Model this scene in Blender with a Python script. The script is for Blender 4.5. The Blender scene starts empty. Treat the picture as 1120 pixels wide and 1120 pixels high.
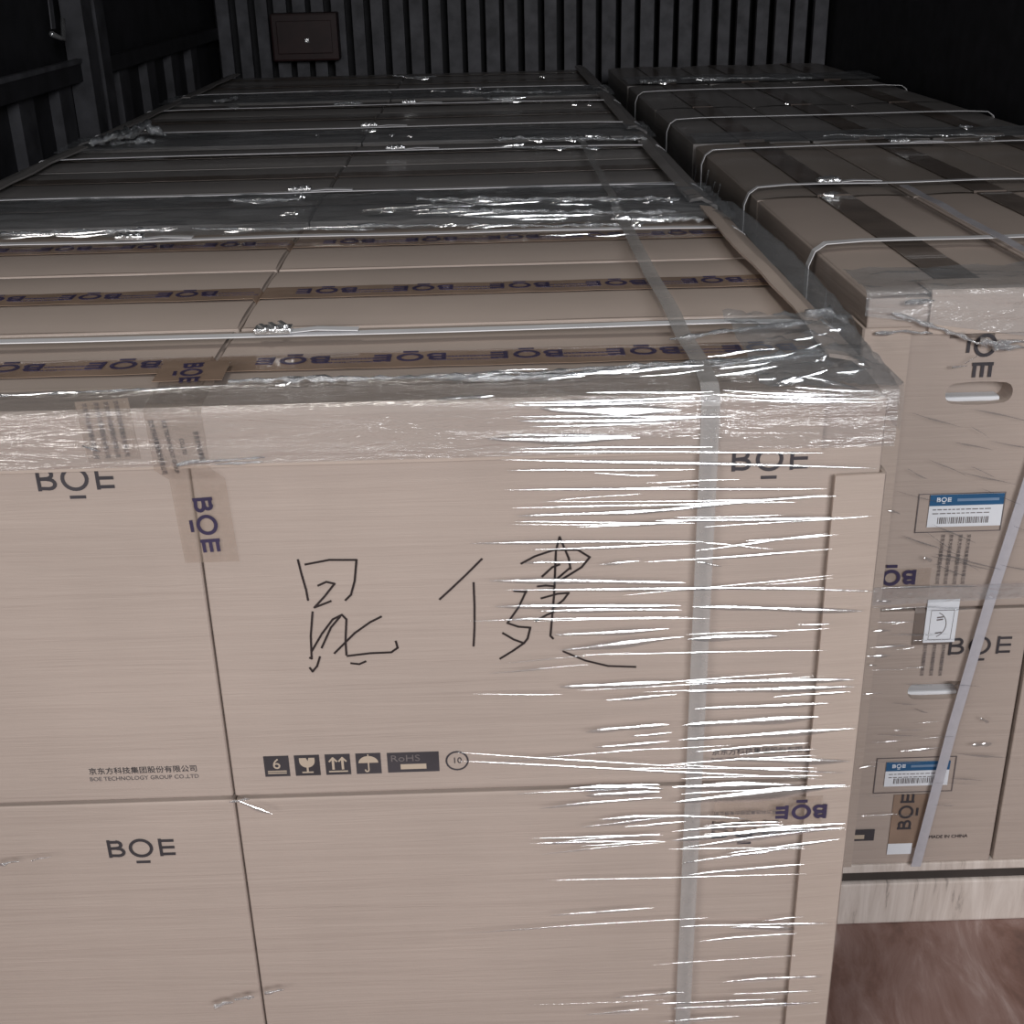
import bpy, bmesh, math, random
from mathutils import Vector, Matrix, noise

random.seed(7)
scene = bpy.context.scene
col = scene.collection

# ------------------------------------------------------------------ camera, light, exposure
CAM_Z = 1.48                      # eye height above the truck floor, metres
F = 1355.0                        # focal length for a 1120 px wide frame
AX = (Vector((0.99967, -0.02229, -0.02229)),     # image right, in world axes (refined below)
      Vector((-0.029, -0.408, -0.913)),
      Vector((0.011, 0.913, -0.408)))
def _axes():
    fw = Vector((528 - 560, -45 - 560, F)).normalized()
    dn = Vector((633 - 560, 3590 - 560, F)); dn = (dn - fw * dn.dot(fw)).normalized()
    rt = dn.cross(fw)
    m = Matrix((rt, fw, -dn)).transposed()       # world -> camera (x right, y down, z forward)
    return m
CM = _axes()
CMT = CM.transposed()
def _ray(u, v): return CMT @ Vector((u - 560, v - 560, F))
def on_y(u, v, y):
    r = _ray(u, v); r = r * (y / r.y); return Vector((r.x, r.y, r.z + CAM_Z))
def on_z(u, v, z):
    r = _ray(u, v); r = r * ((z - CAM_Z) / r.z); return Vector((r.x, r.y, r.z + CAM_Z))

cam_d = bpy.data.cameras.new('camera')
cam_d.sensor_width = 36.0
cam_d.lens = 36.0 * F / 1120.0
cam_d.clip_start = 0.02
cam = bpy.data.objects.new('camera', cam_d); col.objects.link(cam)
rx, ry, rz = CM[0], CM[1], CM[2]
R3 = Matrix((rx, -Vector(ry), -Vector(rz))).transposed()
cam.matrix_world = Matrix.Translation((0, 0, CAM_Z)) @ R3.to_4x4()
scene.camera = cam

w = bpy.data.worlds.new('world'); scene.world = w; w.use_nodes = True
w.node_tree.nodes['Background'].inputs[0].default_value = (0.75, 0.85, 1.0, 1)
w.node_tree.nodes['Background'].inputs[1].default_value = 0.03

def area(name, loc, target, sx, sy, power, color=(1, 1, 1)):
    d = bpy.data.lights.new(name, 'AREA'); d.shape = 'RECTANGLE'; d.size = sx; d.size_y = sy
    d.energy = power; d.color = color
    o = bpy.data.objects.new(name, d); col.objects.link(o)
    o.location = loc
    o.rotation_euler = (Vector(target) - Vector(loc)).to_track_quat('-Z', 'Y').to_euler()
    return o
area('warehouse_lamp_bank', (0.80, -2.1, 2.30), (0.2, 1.3, 0.9), 1.35, 0.95, 86, (0.98, 0.98, 1.0))
area('warehouse_high_lamp', (-0.7, -0.1, 5.0), (-0.6, 1.2, 0.9), 0.8, 1.3, 38, (1.0, 0.96, 0.9))
area('left_fill_light', (-1.9, -1.9, 2.0), (-0.3, 1.2, 0.6), 1.4, 1.0, 42, (1.0, 0.95, 0.92))  # unseen fill light added on the left to brighten the carton fronts

vs = scene.view_settings
vs.view_transform = 'Standard'; vs.look = 'None'; vs.gamma = 1.0; vs.exposure = 0.0
vs.use_curve_mapping = False

# ------------------------------------------------------------------ materials
def mat(name):
    m = bpy.data.materials.new(name); m.use_nodes = True
    nt = m.node_tree; nt.nodes.clear()
    out = nt.nodes.new('ShaderNodeOutputMaterial')
    return m, nt, out
def N(nt, t, **kw):
    n = nt.nodes.new(t)
    for k, v in kw.items():
        if k.startswith('i_'):
            n.inputs[k[2:].replace('_', ' ')].default_value = v
        else: setattr(n, k, v)
    return n
def mapping(nt, scale, rot=(0, 0, 0), src='pos'):
    if src == 'pos':
        g = N(nt, 'ShaderNodeNewGeometry'); s = g.outputs['Position']
    else:
        g = N(nt, 'ShaderNodeTexCoord'); s = g.outputs['Object']
    mp = N(nt, 'ShaderNodeMapping')
    mp.inputs['Scale'].default_value = scale; mp.inputs['Rotation'].default_value = rot
    nt.links.new(s, mp.inputs['Vector'])
    return mp.outputs[0]
def ramp(nt, src, stops):
    r = N(nt, 'ShaderNodeValToRGB')
    while len(r.color_ramp.elements) < len(stops): r.color_ramp.elements.new(0.5)
    for e, (p, c) in zip(r.color_ramp.elements, stops):
        e.position = p; e.color = c if len(c) == 4 else (*c, 1)
    nt.links.new(src, r.inputs[0]); return r.outputs[0]
def plain(name, c, rough=0.6, metal=0.0, vary=0.12, spec=0.4, coat=0.0, bump=0.0, bscale=200):
    m, nt, out = mat(name)
    p = N(nt, 'ShaderNodeBsdfPrincipled', i_Roughness=rough, i_Metallic=metal)
    p.inputs['Specular IOR Level'].default_value = spec
    p.inputs['Coat Weight'].default_value = coat
    v = mapping(nt, (1, 1, 1))
    n = N(nt, 'ShaderNodeTexNoise', i_Scale=14.0, i_Detail=6.0); nt.links.new(v, n.inputs['Vector'])
    lo = tuple(x * (1 - vary) for x in c); hi = tuple(min(1, x * (1 + vary)) for x in c)
    nt.links.new(ramp(nt, n.outputs['Fac'], [(0.3, lo), (0.7, hi)]), p.inputs['Base Color'])
    if bump:
        n2 = N(nt, 'ShaderNodeTexNoise', i_Scale=bscale, i_Detail=4.0); nt.links.new(v, n2.inputs['Vector'])
        b = N(nt, 'ShaderNodeBump', i_Strength=bump, i_Distance=0.002)
        nt.links.new(n2.outputs['Fac'], b.inputs['Height']); nt.links.new(b.outputs[0], p.inputs['Normal'])
    nt.links.new(p.outputs[0], out.inputs[0]); return m

def kraft(name, base, film_top=False, axis='x'):
    """Corrugated kraft board; stretch film clings to the upright faces as a thin rippled clear coat."""
    m, nt, out = mat(name)
    p = N(nt, 'ShaderNodeBsdfPrincipled', i_Roughness=0.75)
    p.inputs['Specular IOR Level'].default_value = 0.25
    v = mapping(nt, (1, 1, 1))
    n = N(nt, 'ShaderNodeTexNoise', i_Scale=3.0, i_Detail=8.0, i_Roughness=0.6); nt.links.new(v, n.inputs['Vector'])
    lo = tuple(x * 0.93 for x in base); hi = tuple(x * 1.06 for x in base)
    c1 = ramp(nt, n.outputs['Fac'], [(0.3, lo), (0.7, hi)])
    nt.links.new(c1, p.inputs['Base Color'])
    # film ripples: long along the wrap direction, tight in height
    vs_ = mapping(nt, (1.2, 1.2, 30.0), (0.0, math.radians(2.0), 0.0))
    n2 = N(nt, 'ShaderNodeTexNoise', i_Scale=1.0, i_Detail=5.0, i_Roughness=0.62, i_Distortion=0.25)
    nt.links.new(vs_, n2.inputs['Vector'])
    b = N(nt, 'ShaderNodeBump', i_Strength=0.32, i_Distance=0.004)
    nt.links.new(n2.outputs['Fac'], b.inputs['Height'])
    g = N(nt, 'ShaderNodeNewGeometry'); sx = N(nt, 'ShaderNodeSeparateXYZ')
    nt.links.new(g.outputs['Normal'], sx.inputs[0])
    ab = N(nt, 'ShaderNodeMath', operation='ABSOLUTE'); nt.links.new(sx.outputs['Z'], ab.inputs[0])
    lt = N(nt, 'ShaderNodeMath', operation='LESS_THAN'); lt.inputs[1].default_value = 0.5
    nt.links.new(ab.outputs[0], lt.inputs[0])
    sc_ = N(nt, 'ShaderNodeMath', operation='MULTIPLY'); sc_.inputs[1].default_value = 0.7
    nt.links.new(lt.outputs[0], sc_.inputs[0]); nt.links.new(sc_.outputs[0], b.inputs['Strength'])
    nt.links.new(b.outputs[0], p.inputs['Normal']); nt.links.new(b.outputs[0], p.inputs['Coat Normal'])
    cw = N(nt, 'ShaderNodeMath', operation='MULTIPLY'); cw.inputs[1].default_value = 0.5
    if film_top: p.inputs['Coat Weight'].default_value = 0.5
    else:
        nt.links.new(lt.outputs[0], cw.inputs[0]); nt.links.new(cw.outputs[0], p.inputs['Coat Weight'])
    p.inputs['Coat Roughness'].default_value = 0.22
    nt.links.new(p.outputs[0], out.inputs[0]); return m

def film_mat(name, gloss, haze, rough, stretch, bump, rot=(0, 0, 0)):
    m, nt, out = mat(name)
    tr = N(nt, 'ShaderNodeBsdfTransparent'); tr.inputs[0].default_value = (0.95, 0.96, 0.97, 1)
    gl = N(nt, 'ShaderNodeBsdfGlossy', i_Roughness=rough); gl.inputs[0].default_value = (1, 1, 1, 1)
    df = N(nt, 'ShaderNodeBsdfDiffuse'); df.inputs[0].default_value = (0.8, 0.84, 0.88, 1)
    v = mapping(nt, stretch, rot)
    n = N(nt, 'ShaderNodeTexNoise', i_Scale=1.0, i_Detail=5.0, i_Roughness=0.65, i_Distortion=0.8)
    nt.links.new(v, n.inputs['Vector'])
    b = N(nt, 'ShaderNodeBump', i_Strength=bump, i_Distance=0.01)
    nt.links.new(n.outputs['Fac'], b.inputs['Height'])
    nt.links.new(b.outputs[0], gl.inputs['Normal'])
    lw = N(nt, 'ShaderNodeLayerWeight', i_Blend=0.35); nt.links.new(b.outputs[0], lw.inputs['Normal'])
    mr = N(nt, 'ShaderNodeMapRange'); mr.inputs['To Min'].default_value = gloss * 0.4; mr.inputs['To Max'].default_value = min(1, gloss * 1.8)
    nt.links.new(lw.outputs['Fresnel'], mr.inputs[0])
    m1 = N(nt, 'ShaderNodeMixShader'); m1.inputs[0].default_value = haze
    nt.links.new(tr.outputs[0], m1.inputs[1]); nt.links.new(df.outputs[0], m1.inputs[2])
    m2 = N(nt, 'ShaderNodeMixShader'); nt.links.new(mr.outputs[0], m2.inputs[0])
    nt.links.new(m1.outputs[0], m2.inputs[1]); nt.links.new(gl.outputs[0], m2.inputs[2])
    nt.links.new(m2.outputs[0], out.inputs[0]); return m

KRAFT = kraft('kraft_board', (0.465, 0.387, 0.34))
KRAFT_M = kraft('kraft_board_mid_shade', (0.385, 0.33, 0.29), film_top=True)  # in-between copy: part of the shade further in is put into the colour
KRAFT_T = kraft('kraft_board_film_shade', (0.29, 0.272, 0.262), film_top=True)  # film haze and shade of the deeper loads put into the board colour
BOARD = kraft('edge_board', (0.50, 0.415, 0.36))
ICONK = plain('unprinted_kraft', (0.52, 0.43, 0.34), 0.7, vary=0.03)
INK = plain('dark_print', (0.058, 0.053, 0.06), 0.5, vary=0.2)
INKF = plain('faded_print', (0.16, 0.14, 0.14), 0.6, vary=0.3)
PURPLE = plain('violet_print', (0.05, 0.04, 0.085), 0.4, vary=0.2)
MARKER = plain('marker_ink', (0.03, 0.022, 0.022), 0.5, vary=0.3)
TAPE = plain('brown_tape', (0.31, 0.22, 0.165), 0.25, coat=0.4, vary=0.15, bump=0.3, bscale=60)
TAPED = plain('brown_tape_shaded', (0.19, 0.155, 0.135), 0.3, coat=0.3, vary=0.15, bump=0.3, bscale=60)  # darker tape copy, dimness of the shaded loads put into its colour
STRAP = plain('white_strap', (0.80, 0.80, 0.82), 0.35, vary=0.06, coat=0.3)
def strap_mat(name, c, op):
    m, nt, out = mat(name)
    tr = N(nt, 'ShaderNodeBsdfTransparent'); p = N(nt, 'ShaderNodeBsdfPrincipled', i_Roughness=0.3)
    p.inputs['Base Color'].default_value = (*c, 1); p.inputs['Coat Weight'].default_value = 0.3
    v = mapping(nt, (60, 60, 60)); n = N(nt, 'ShaderNodeTexNoise', i_Scale=1.0, i_Detail=3.0); nt.links.new(v, n.inputs['Vector'])
    mr = N(nt, 'ShaderNodeMapRange'); mr.inputs['To Min'].default_value = op - 0.12; mr.inputs['To Max'].default_value = op + 0.12
    nt.links.new(n.outputs['Fac'], mr.inputs[0]); mx = N(nt, 'ShaderNodeMixShader')
    nt.links.new(mr.outputs[0], mx.inputs[0]); nt.links.new(tr.outputs[0], mx.inputs[1]); nt.links.new(p.outputs[0], mx.inputs[2])
    nt.links.new(mx.outputs[0], out.inputs[0]); return m
STRAPG = strap_mat('translucent_grey_strap', (0.50, 0.49, 0.48), 0.42)
TAPEC = strap_mat('clear_tape', (0.54, 0.43, 0.35), 0.17)
STRAPW = strap_mat('translucent_white_strap', (0.62, 0.61, 0.66), 0.7)
SEAL = plain('crimped_seal', (0.85, 0.86, 0.88), 0.18, metal=0.85, vary=0.15, bump=0.8, bscale=120)
WHITE = plain('white_paper', (0.84, 0.87, 0.92), 0.5, vary=0.03)
BLUE = plain('blue_print', (0.03, 0.12, 0.26), 0.45, vary=0.1)
FOAM = plain('white_foam', (0.85, 0.87, 0.9), 0.7, vary=0.03)
DARK = plain('slot_shade', (0.06, 0.05, 0.045), 0.9)  # near-black tone standing in for shade in the pallet slot
STEEL = plain('dark_painted_steel', (0.022, 0.022, 0.026), 0.6, metal=0.0, vary=0.35, bump=0.3, bscale=25)
STEELL = plain('worn_dark_post', (0.055, 0.055, 0.062), 0.6, vary=0.4, bump=0.4, bscale=30)
STEELR = plain('worn_grey_rib', (0.092, 0.092, 0.103), 0.6, vary=0.4, bump=0.4, bscale=30)
RED = plain('dark_red_paint', (0.032, 0.012, 0.012), 0.5, vary=0.3)
FILM = film_mat('stretch_film_sheet', 0.22, 0.11, 0.14, (5, 40, 40), 0.8)
FILMF = film_mat('stretch_film_thin', 0.20, 0.05, 0.14, (5, 40, 40), 0.7)
FILMH = film_mat('stretch_film_hazy', 0.17, 0.14, 0.16, (9, 22, 22), 0.8)
CREASE = film_mat('stretch_film_crease', 0.75, 0.04, 0.13, (30, 30, 160), 0.05)
CRUMP = film_mat('stretch_film_crumple', 0.45, 0.34, 0.14, (60, 90, 90), 1.0)

def wood_floor():
    m, nt, out = mat('stained_plywood')
    p = N(nt, 'ShaderNodeBsdfPrincipled', i_Roughness=0.5)
    v = mapping(nt, (9.0, 3.2, 1.0), (0, 0, math.radians(-28)))
    n = N(nt, 'ShaderNodeTexNoise', i_Scale=1.3, i_Detail=8.0, i_Roughness=0.68, i_Distortion=0.8)
    nt.links.new(v, n.inputs['Vector'])
    c = ramp(nt, n.outputs['Fac'], [(0.26, (0.10, 0.06, 0.05)), (0.44, (0.215, 0.122, 0.10)), (0.58, (0.29, 0.19, 0.168)), (0.74, (0.46, 0.36, 0.335))])
    nt.links.new(c, p.inputs['Base Color'])
    b = N(nt, 'ShaderNodeBump', i_Strength=0.3, i_Distance=0.004); nt.links.new(n.outputs['Fac'], b.inputs['Height'])
    nt.links.new(b.outputs[0], p.inputs['Normal'])
    nt.links.new(p.outputs[0], out.inputs[0]); return m
FLOOR = wood_floor()
def pine(name):
    m, nt, out = mat(name)
    p = N(nt, 'ShaderNodeBsdfPrincipled', i_Roughness=0.7)
    v = mapping(nt, (38, 3, 3.2), (0, math.radians(-24), 0))
    n = N(nt, 'ShaderNodeTexNoise', i_Scale=1.2, i_Detail=8.0, i_Roughness=0.7, i_Distortion=0.8)
    nt.links.new(v, n.inputs['Vector'])
    c = ramp(nt, n.outputs['Fac'], [(0.27, (0.2, 0.165, 0.15)), (0.39, (0.62, 0.54, 0.485)), (0.7, (0.82, 0.745, 0.69))])
    nt.links.new(c, p.inputs['Base Color']); nt.links.new(p.outputs[0], out.inputs[0]); return m
PINE = pine('pale_pine')

# ------------------------------------------------------------------ mesh helpers
class MB:
    def __init__(self): self.v = []; self.f = []; self.m = []; self.mats = []; self.smooth = []
    def mi(self, m):
        if m not in self.mats: self.mats.append(m)
        return self.mats.index(m)
    def add(self, vs_, fs, m, T=None, smooth=False):
        o = len(self.v); i = self.mi(m)
        self.v += [tuple(T @ Vector(p)) if T is not None else tuple(p) for p in vs_]
        for f in fs: self.f.append(tuple(o + k for k in f)); self.m.append(i); self.smooth.append(smooth)
        return self
    def box(self, lo, hi, m, T=None):
        x0, y0, z0 = lo; x1, y1, z1 = hi
        v = [(x0,y0,z0),(x1,y0,z0),(x1,y1,z0),(x0,y1,z0),(x0,y0,z1),(x1,y0,z1),(x1,y1,z1),(x0,y1,z1)]
        f = [(3,2,1,0),(4,5,6,7),(0,1,5,4),(1,2,6,5),(2,3,7,6),(3,0,4,7)]
        return self.add(v, f, m, T)
    def bevbox(self, lo, hi, r, m, T=None, seg=2):
        bm = bmesh.new(); bmesh.ops.create_cube(bm, size=1)
        for q in bm.verts:
            q.co = Vector([(lo[i] + hi[i]) / 2 + q.co[i] * (hi[i] - lo[i]) for i in range(3)])
        bmesh.ops.bevel(bm, geom=list(bm.edges), offset=r, segments=seg, profile=0.6, affect='EDGES')
        self.bm(bm, m, T); return self
    def bm(self, bm, m, T=None, smooth=False):
        bm.verts.index_update()
        self.add([q.co.copy() for q in bm.verts], [[q.index for q in f.verts] for f in bm.faces], m, T, smooth); bm.free()
    def grid(self, fn, nu, nv, m, smooth=True, thick=None):
        vs_ = [fn(i / nu, j / nv) for j in range(nv + 1) for i in range(nu + 1)]
        fs = [(j*(nu+1)+i, j*(nu+1)+i+1, (j+1)*(nu+1)+i+1, (j+1)*(nu+1)+i) for j in range(nv) for i in range(nu)]
        return self.add(vs_, fs, m, None, smooth)
    def ribbon(self, pts, wv, nrm, th, m):
        """Solid flat band: path points, per-point width vector and normal."""
        vs_ = []; fs = []
        n = len(pts)
        for k, p in enumerate(pts):
            p = Vector(p); w_ = Vector(wv[k] if isinstance(wv, list) else wv) * 0.5
            q = Vector(nrm[k] if isinstance(nrm, list) else nrm) * th
            vs_ += [p - w_, p + w_, p + w_ + q, p - w_ + q]
        for k in range(n - 1):
            a = 4 * k; b = a + 4
            for e in range(4): fs.append((a + e, a + (e + 1) % 4, b + (e + 1) % 4, b + e))
        fs.append((3, 2, 1, 0)); e = 4 * (n - 1); fs.append((e, e + 1, e + 2, e + 3))
        return self.add(vs_, fs, m)
    def tube(self, pts, r, m, sides=6, jit=0.0):
        vs_ = []; fs = []; n = len(pts); pts = [Vector(p) for p in pts]
        for k, p in enumerate(pts):
            d = (pts[min(k + 1, n - 1)] - pts[max(k - 1, 0)]).normalized()
            a = d.cross(Vector((0, 0, 1)))
            if a.length < 1e-4: a = d.cross(Vector((1, 0, 0)))
            a.normalize(); b = a.cross(d)
            rr = r[k] if isinstance(r, list) else r
            for s in range(sides):
                t = 2 * math.pi * s / sides
                vs_.append(p + (a * math.cos(t) + b * math.sin(t)) * rr * (1 + random.uniform(-jit, jit)))
        for k in range(n - 1):
            for s in range(sides):
                fs.append((k*sides+s, k*sides+(s+1)%sides, (k+1)*sides+(s+1)%sides, (k+1)*sides+s))
        fs.append(tuple(range(sides))[::-1]); fs.append(tuple((n-1)*sides + s for s in range(sides)))
        return self.add(vs_, fs, m, None, True)
    def build(self, name, parent=None):
        me = bpy.data.meshes.new(name); me.from_pydata(self.v, [], self.f)
        for m in self.mats: me.materials.append(m)
        me.polygons.foreach_set('material_index', self.m)
        me.polygons.foreach_set('use_smooth', self.smooth)
        me.update()
        o = bpy.data.objects.new(name, me); col.objects.link(o)
        if parent is not None: o.parent = parent
        return o
def tag(o, label=None, cat=None, group=None, kind=None):
    if label: o['label'] = label
    if cat: o['category'] = cat
    if group: o['group'] = group
    if kind: o['kind'] = kind
    return o
def empty(name, loc, rz=0, label=None, cat=None, group=None):
    o = bpy.data.objects.new(name, None); col.objects.link(o); o.empty_display_size = 0.05
    o.location = loc; o.rotation_euler = (0, 0, rz); return tag(o, label, cat, group)
def copy_tree(o, parent=None, skip=()):
    c = o.copy(); col.objects.link(c); c.parent = parent
    for ch in list(o.children):
        if ch.name.split('.')[0] in skip: continue
        copy_tree(ch, c)
    return c

_tc = {}
def text_geo(body, size, extrude=0.0002, align='CENTER'):
    key = (body, size, extrude, align)
    if key in _tc: return _tc[key]
    cu = bpy.data.curves.new('lettering', 'FONT'); cu.body = body; cu.size = size
    cu.align_x = align; cu.align_y = 'CENTER'; cu.extrude = extrude; cu.resolution_u = 3
    ob = bpy.data.objects.new('lettering', cu); col.objects.link(ob)
    dg = bpy.context.evaluated_depsgraph_get(); dg.update()
    me = bpy.data.meshes.new_from_object(ob.evaluated_get(dg))
    g = ([v.co.copy() for v in me.vertices], [tuple(p.vertices) for p in me.polygons])
    bpy.data.objects.remove(ob); bpy.data.curves.remove(cu); bpy.data.meshes.remove(me)
    _tc[key] = g; return g
def put_text(mb, body, size, T, m, sx=1.0):
    v, f = text_geo(body, size); mb.add(v, f, m, T @ Matrix.Diagonal((sx, 1, 1, 1)))

_sk = [0]
def stroke(mb, pts, wd, m, T, z=0.0, th=0.0003):
    """Flat pen stroke through 2-D points, mitred by overlap."""
    for a, b in zip(pts[:-1], pts[1:]):
        a = Vector((a[0], a[1], 0)); b = Vector((b[0], b[1], 0)); d = b - a
        if d.length < 1e-6: continue
        _sk[0] = (_sk[0] + 1) % 41; th_ = th + _sk[0] * 6e-6
        d.normalize(); n = Vector((-d.y, d.x, 0)) * wd / 2; a = a - d * wd * 0.3; b = b + d * wd * 0.3
        p = [a - n, b - n, b + n, a + n]
        vs_ = [q + Vector((0, 0, z)) for q in p] + [q + Vector((0, 0, z + th_)) for q in p]
        mb.add(vs_, [(3,2,1,0),(4,5,6,7),(0,1,5,4),(1,2,6,5),(2,3,7,6),(3,0,4,7)], m, T)
def arc(cx, cy, rx_, ry_, a0, a1, n=16):
    return [(cx + rx_ * math.cos(math.radians(a0 + (a1 - a0) * k / n)), cy + ry_ * math.sin(math.radians(a0 + (a1 - a0) * k / n))) for k in range(n + 1)]
def logo(mb, h, T, m, bar=True, wd=0.15, parts='BOE'):
    """The three letters with a short bar under the round one; h = cap height, centred."""
    w_ = h * wd; s = h
    if 'B' in parts:
        x = -1.62 * s
        stroke(mb, [(x, -s/2), (x, s/2)], w_, m, T)
        stroke(mb, [(x, s/2 - w_/2), (x + 0.38*s, s/2 - w_/2)] + arc(x + 0.38*s, 0.245*s, 0.23*s, 0.2*s, 80, -90, 8) + [(x, 0.02*s)], w_, m, T)
        stroke(mb, [(x, 0.02*s), (x + 0.42*s, 0.02*s)] + arc(x + 0.42*s, -0.22*s, 0.28*s, 0.22*s, 90, -90, 8) + [(x, -s/2 + w_/2)], w_, m, T)
    if 'O' in parts: stroke(mb, arc(-0.02*s, 0, 0.53*s, 0.5*s, 0, 360, 28), w_, m, T)
    if 'E' in parts:
        x = 0.98 * s
        stroke(mb, [(x, -s/2), (x, s/2)], w_, m, T)
        for yy in (-s/2 + w_/2, 0.0, s/2 - w_/2): stroke(mb, [(x, yy), (x + 0.66*s, yy)], w_, m, T)
    if bar: stroke(mb, [(-0.32*s, -0.88*s), (0.30*s, -0.88*s)], w_ * 0.95, m, T)

def frame(origin, xdir, ydir):
    x = Vector(xdir).normalized(); y = Vector(ydir); y = (y - x * x.dot(y)).normalized(); z = x.cross(y)
    T = Matrix((x, y, z)).transposed().to_4x4(); T.translation = Vector(origin); return T
FRONT = lambda x, y, z: frame((x, y, z), (1, 0, 0), (0, 0, 1))      # a surface facing the camera
LID = lambda x, y, z: frame((x, y, z), (1, 0, 0), (0, 1, 0))        # a surface facing up

# ------------------------------------------------------------------ the truck body
WL, WR, WB, ROOF, YF = -1.16, 1.47, 5.70, 2.5, 1.25
def struct(mb, name): o = mb.build(name); o['kind'] = 'structure'; return o
b = MB(); b.box((WL - 0.1, -1.2, -0.08), (WR + 0.1, WB + 0.28, 0.0), FLOOR); struct(b, 'floor')
b = MB(); b.box((WL - 0.1, YF, ROOF), (WR + 0.1, WB + 0.28, ROOF + 0.06), STEEL); struct(b, 'ceiling')
b = MB(); b.box((WL - 0.1, WB + 0.22, 0.0), (WR + 0.1, WB + 0.28, ROOF), STEEL)
x = WL + 0.02
while x < WR - 0.04:                                                   # upright slats of the headboard, open behind
    wdt = random.uniform(0.050, 0.060); dy = random.uniform(0, 0.012)
    b.box((x, WB + dy, 0), (x + wdt, WB + 0.035 + dy, ROOF), STEELR)
    x += 0.0825 + random.uniform(-0.004, 0.004)
for zz in (0.3, 1.9): b.box((WL, WB + 0.05, zz), (WR, WB + 0.10, zz + 0.08), STEEL)
struct(b, 'wall_back')
b = MB(); b.box((WL - 0.09, YF, 0), (WL - 0.03, WB + 0.28, ROOF), STEEL)
for y in (1.5, 1.85, 2.2, 2.55, 2.9, 3.24, 3.56, 4.17, 4.52, 4.88, 5.22):
    b.box((WL - 0.03, y, 0), (WL, y + 0.11, 1.19), STEELL)
struct(b, 'wall_left')
b = MB(); b.box((WR + 0.03, YF, 0), (WR + 0.09, WB + 0.28, ROOF), STEEL)
struct(b, 'wall_right')
# rail and posts along the left side
b = MB(); b.box((WL - 0.01, YF, 1.19), (WL + 0.025, 3.72, 1.245), STEEL); b.box((WL + 0.012, YF, 1.238), (WL + 0.03, 3.72, 1.25), STEELR)
b.box((WL - 0.01, 3.98, 1.19), (WL + 0.02, WB, 1.235), STEEL)
struct(b, 'trim_1')
b = MB(); b.box((WL - 0.01, 3.71, 0), (WL + 0.05, 3.80, ROOF), STEELL); struct(b, 'trim_2')
b = MB(); b.box((WL - 0.01, 3.87, 0), (WL + 0.04, 3.96, ROOF), STEELL); struct(b, 'trim_3')
# dark red box on the headboard
t = empty('wall_box', (-0.76, WB, 1.10), 0, 'dark red metal box fixed low on the ribbed back wall at the far left', 'box')
b = MB(); b.bevbox((-0.14, -0.10, 0), (0.14, -0.002, 0.19), 0.008, RED); b.build('housing', t)
b = MB(); b.bevbox((-0.115, -0.108, 0.03), (0.115, -0.101, 0.16), 0.003, RED); b.build('door', t)
b = MB(); b.box((0.004, -0.116, 0.075), (0.02, -0.109, 0.09), SEAL); b.build('latch', t)
# slack strap hanging off the left side
t = empty('lashing_strap', (WL + 0.05, 3.44, 1.34), 0, 'grey lashing strap hanging high on the left truck wall', 'strap')
b = MB(); b.ribbon([(0, 0, 0.0), (0.004, 0.005, 0.12), (0, 0.0, 0.4), (0.0, 0.0, 0.95)], (0, 0.03, 0), (0.003, 0, 0), 1.0, STEELR); b.build('webbing', t)
b = MB(); b.tube([(0.004, -0.03, -0.01), (0.006, 0.05, -0.03), (0.004, 0.08, 0.02)], 0.007, SEAL); b.build('hook', t)

# ------------------------------------------------------------------ cartons
TOP = 1.065
def carton_body(L, T, H, m, hole=False):
    """Closed carton: bevelled walls, two top flaps that meet along the middle, raised fold at the edges."""
    mb = MB(); g = 0.0022
    bm = bmesh.new(); bmesh.ops.create_cube(bm, size=1)
    for q in bm.verts: q.co = Vector((q.co.x * L, q.co.y * T, (q.co.z + 0.5) * (H - 0.004)))
    bmesh.ops.bevel(bm, geom=list(bm.edges), offset=0.0035, segments=3, profile=0.6, affect='EDGES')
    if hole:
        me = bpy.data.meshes.new('carton_blank'); bm.to_mesh(me); bm.free()
        ob = bpy.data.objects.new('carton_blank', me); col.objects.link(ob)
        cb = bmesh.new()
        ring = []
        hw, hh = 0.046, 0.0165
        for s in range(24):
            a = 2 * math.pi * s / 24
            ring.append((max(-hw + hh, min(hw - hh, hw * math.cos(a) * 1.2)) + hh * math.cos(a), hh * math.sin(a)))
        vb = [cb.verts.new((-L / 2 - 0.02, p[0] - 0.02, hole + p[1])) for p in ring]
        vf = [cb.verts.new((-L / 2 + 0.035, p[0] - 0.02, hole + p[1])) for p in ring]
        for s in range(24): cb.faces.new((vb[s], vb[(s + 1) % 24], vf[(s + 1) % 24], vf[s]))
        cb.faces.new(vb[::-1]); cb.faces.new(vf); bmesh.ops.recalc_face_normals(cb, faces=cb.faces)
        mc = bpy.data.meshes.new('cutter'); cb.to_mesh(mc); cb.free()
        oc = bpy.data.objects.new('cutter', mc); col.objects.link(oc)
        md = ob.modifiers.new('cut', 'BOOLEAN'); md.operation = 'DIFFERENCE'; md.object = oc; md.solver = 'EXACT'
        dg = bpy.context.evaluated_depsgraph_get(); dg.update()
        e = bpy.data.meshes.new_from_object(ob.evaluated_get(dg))
        bm = bmesh.new(); bm.from_mesh(e)
        bpy.data.objects.remove(ob); bpy.data.objects.remove(oc)
    mb.bm(bm, m)
    for s in (-1, 1):                                          # flaps, gently crowned
        y0, y1 = (g / 2, T / 2 - 0.004)
        def fn(u, v, s=s):
            xx = (u - 0.5) * (L - 0.006); yy = s * (y0 + (y1 - y0) * v)
            return (xx, yy, H - 0.0035 + 0.004 * math.sin(math.pi * min(1, v * 1.02)) ** 0.6 + 0.0012 * noise.noise((xx * 5, yy * 7, s)))
        if s > 0: mb.grid(fn, 16, 8, m)
        else: mb.grid(lambda u, v, fn=fn: fn(1 - u, v), 16, 8, m)
    return mb
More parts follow.
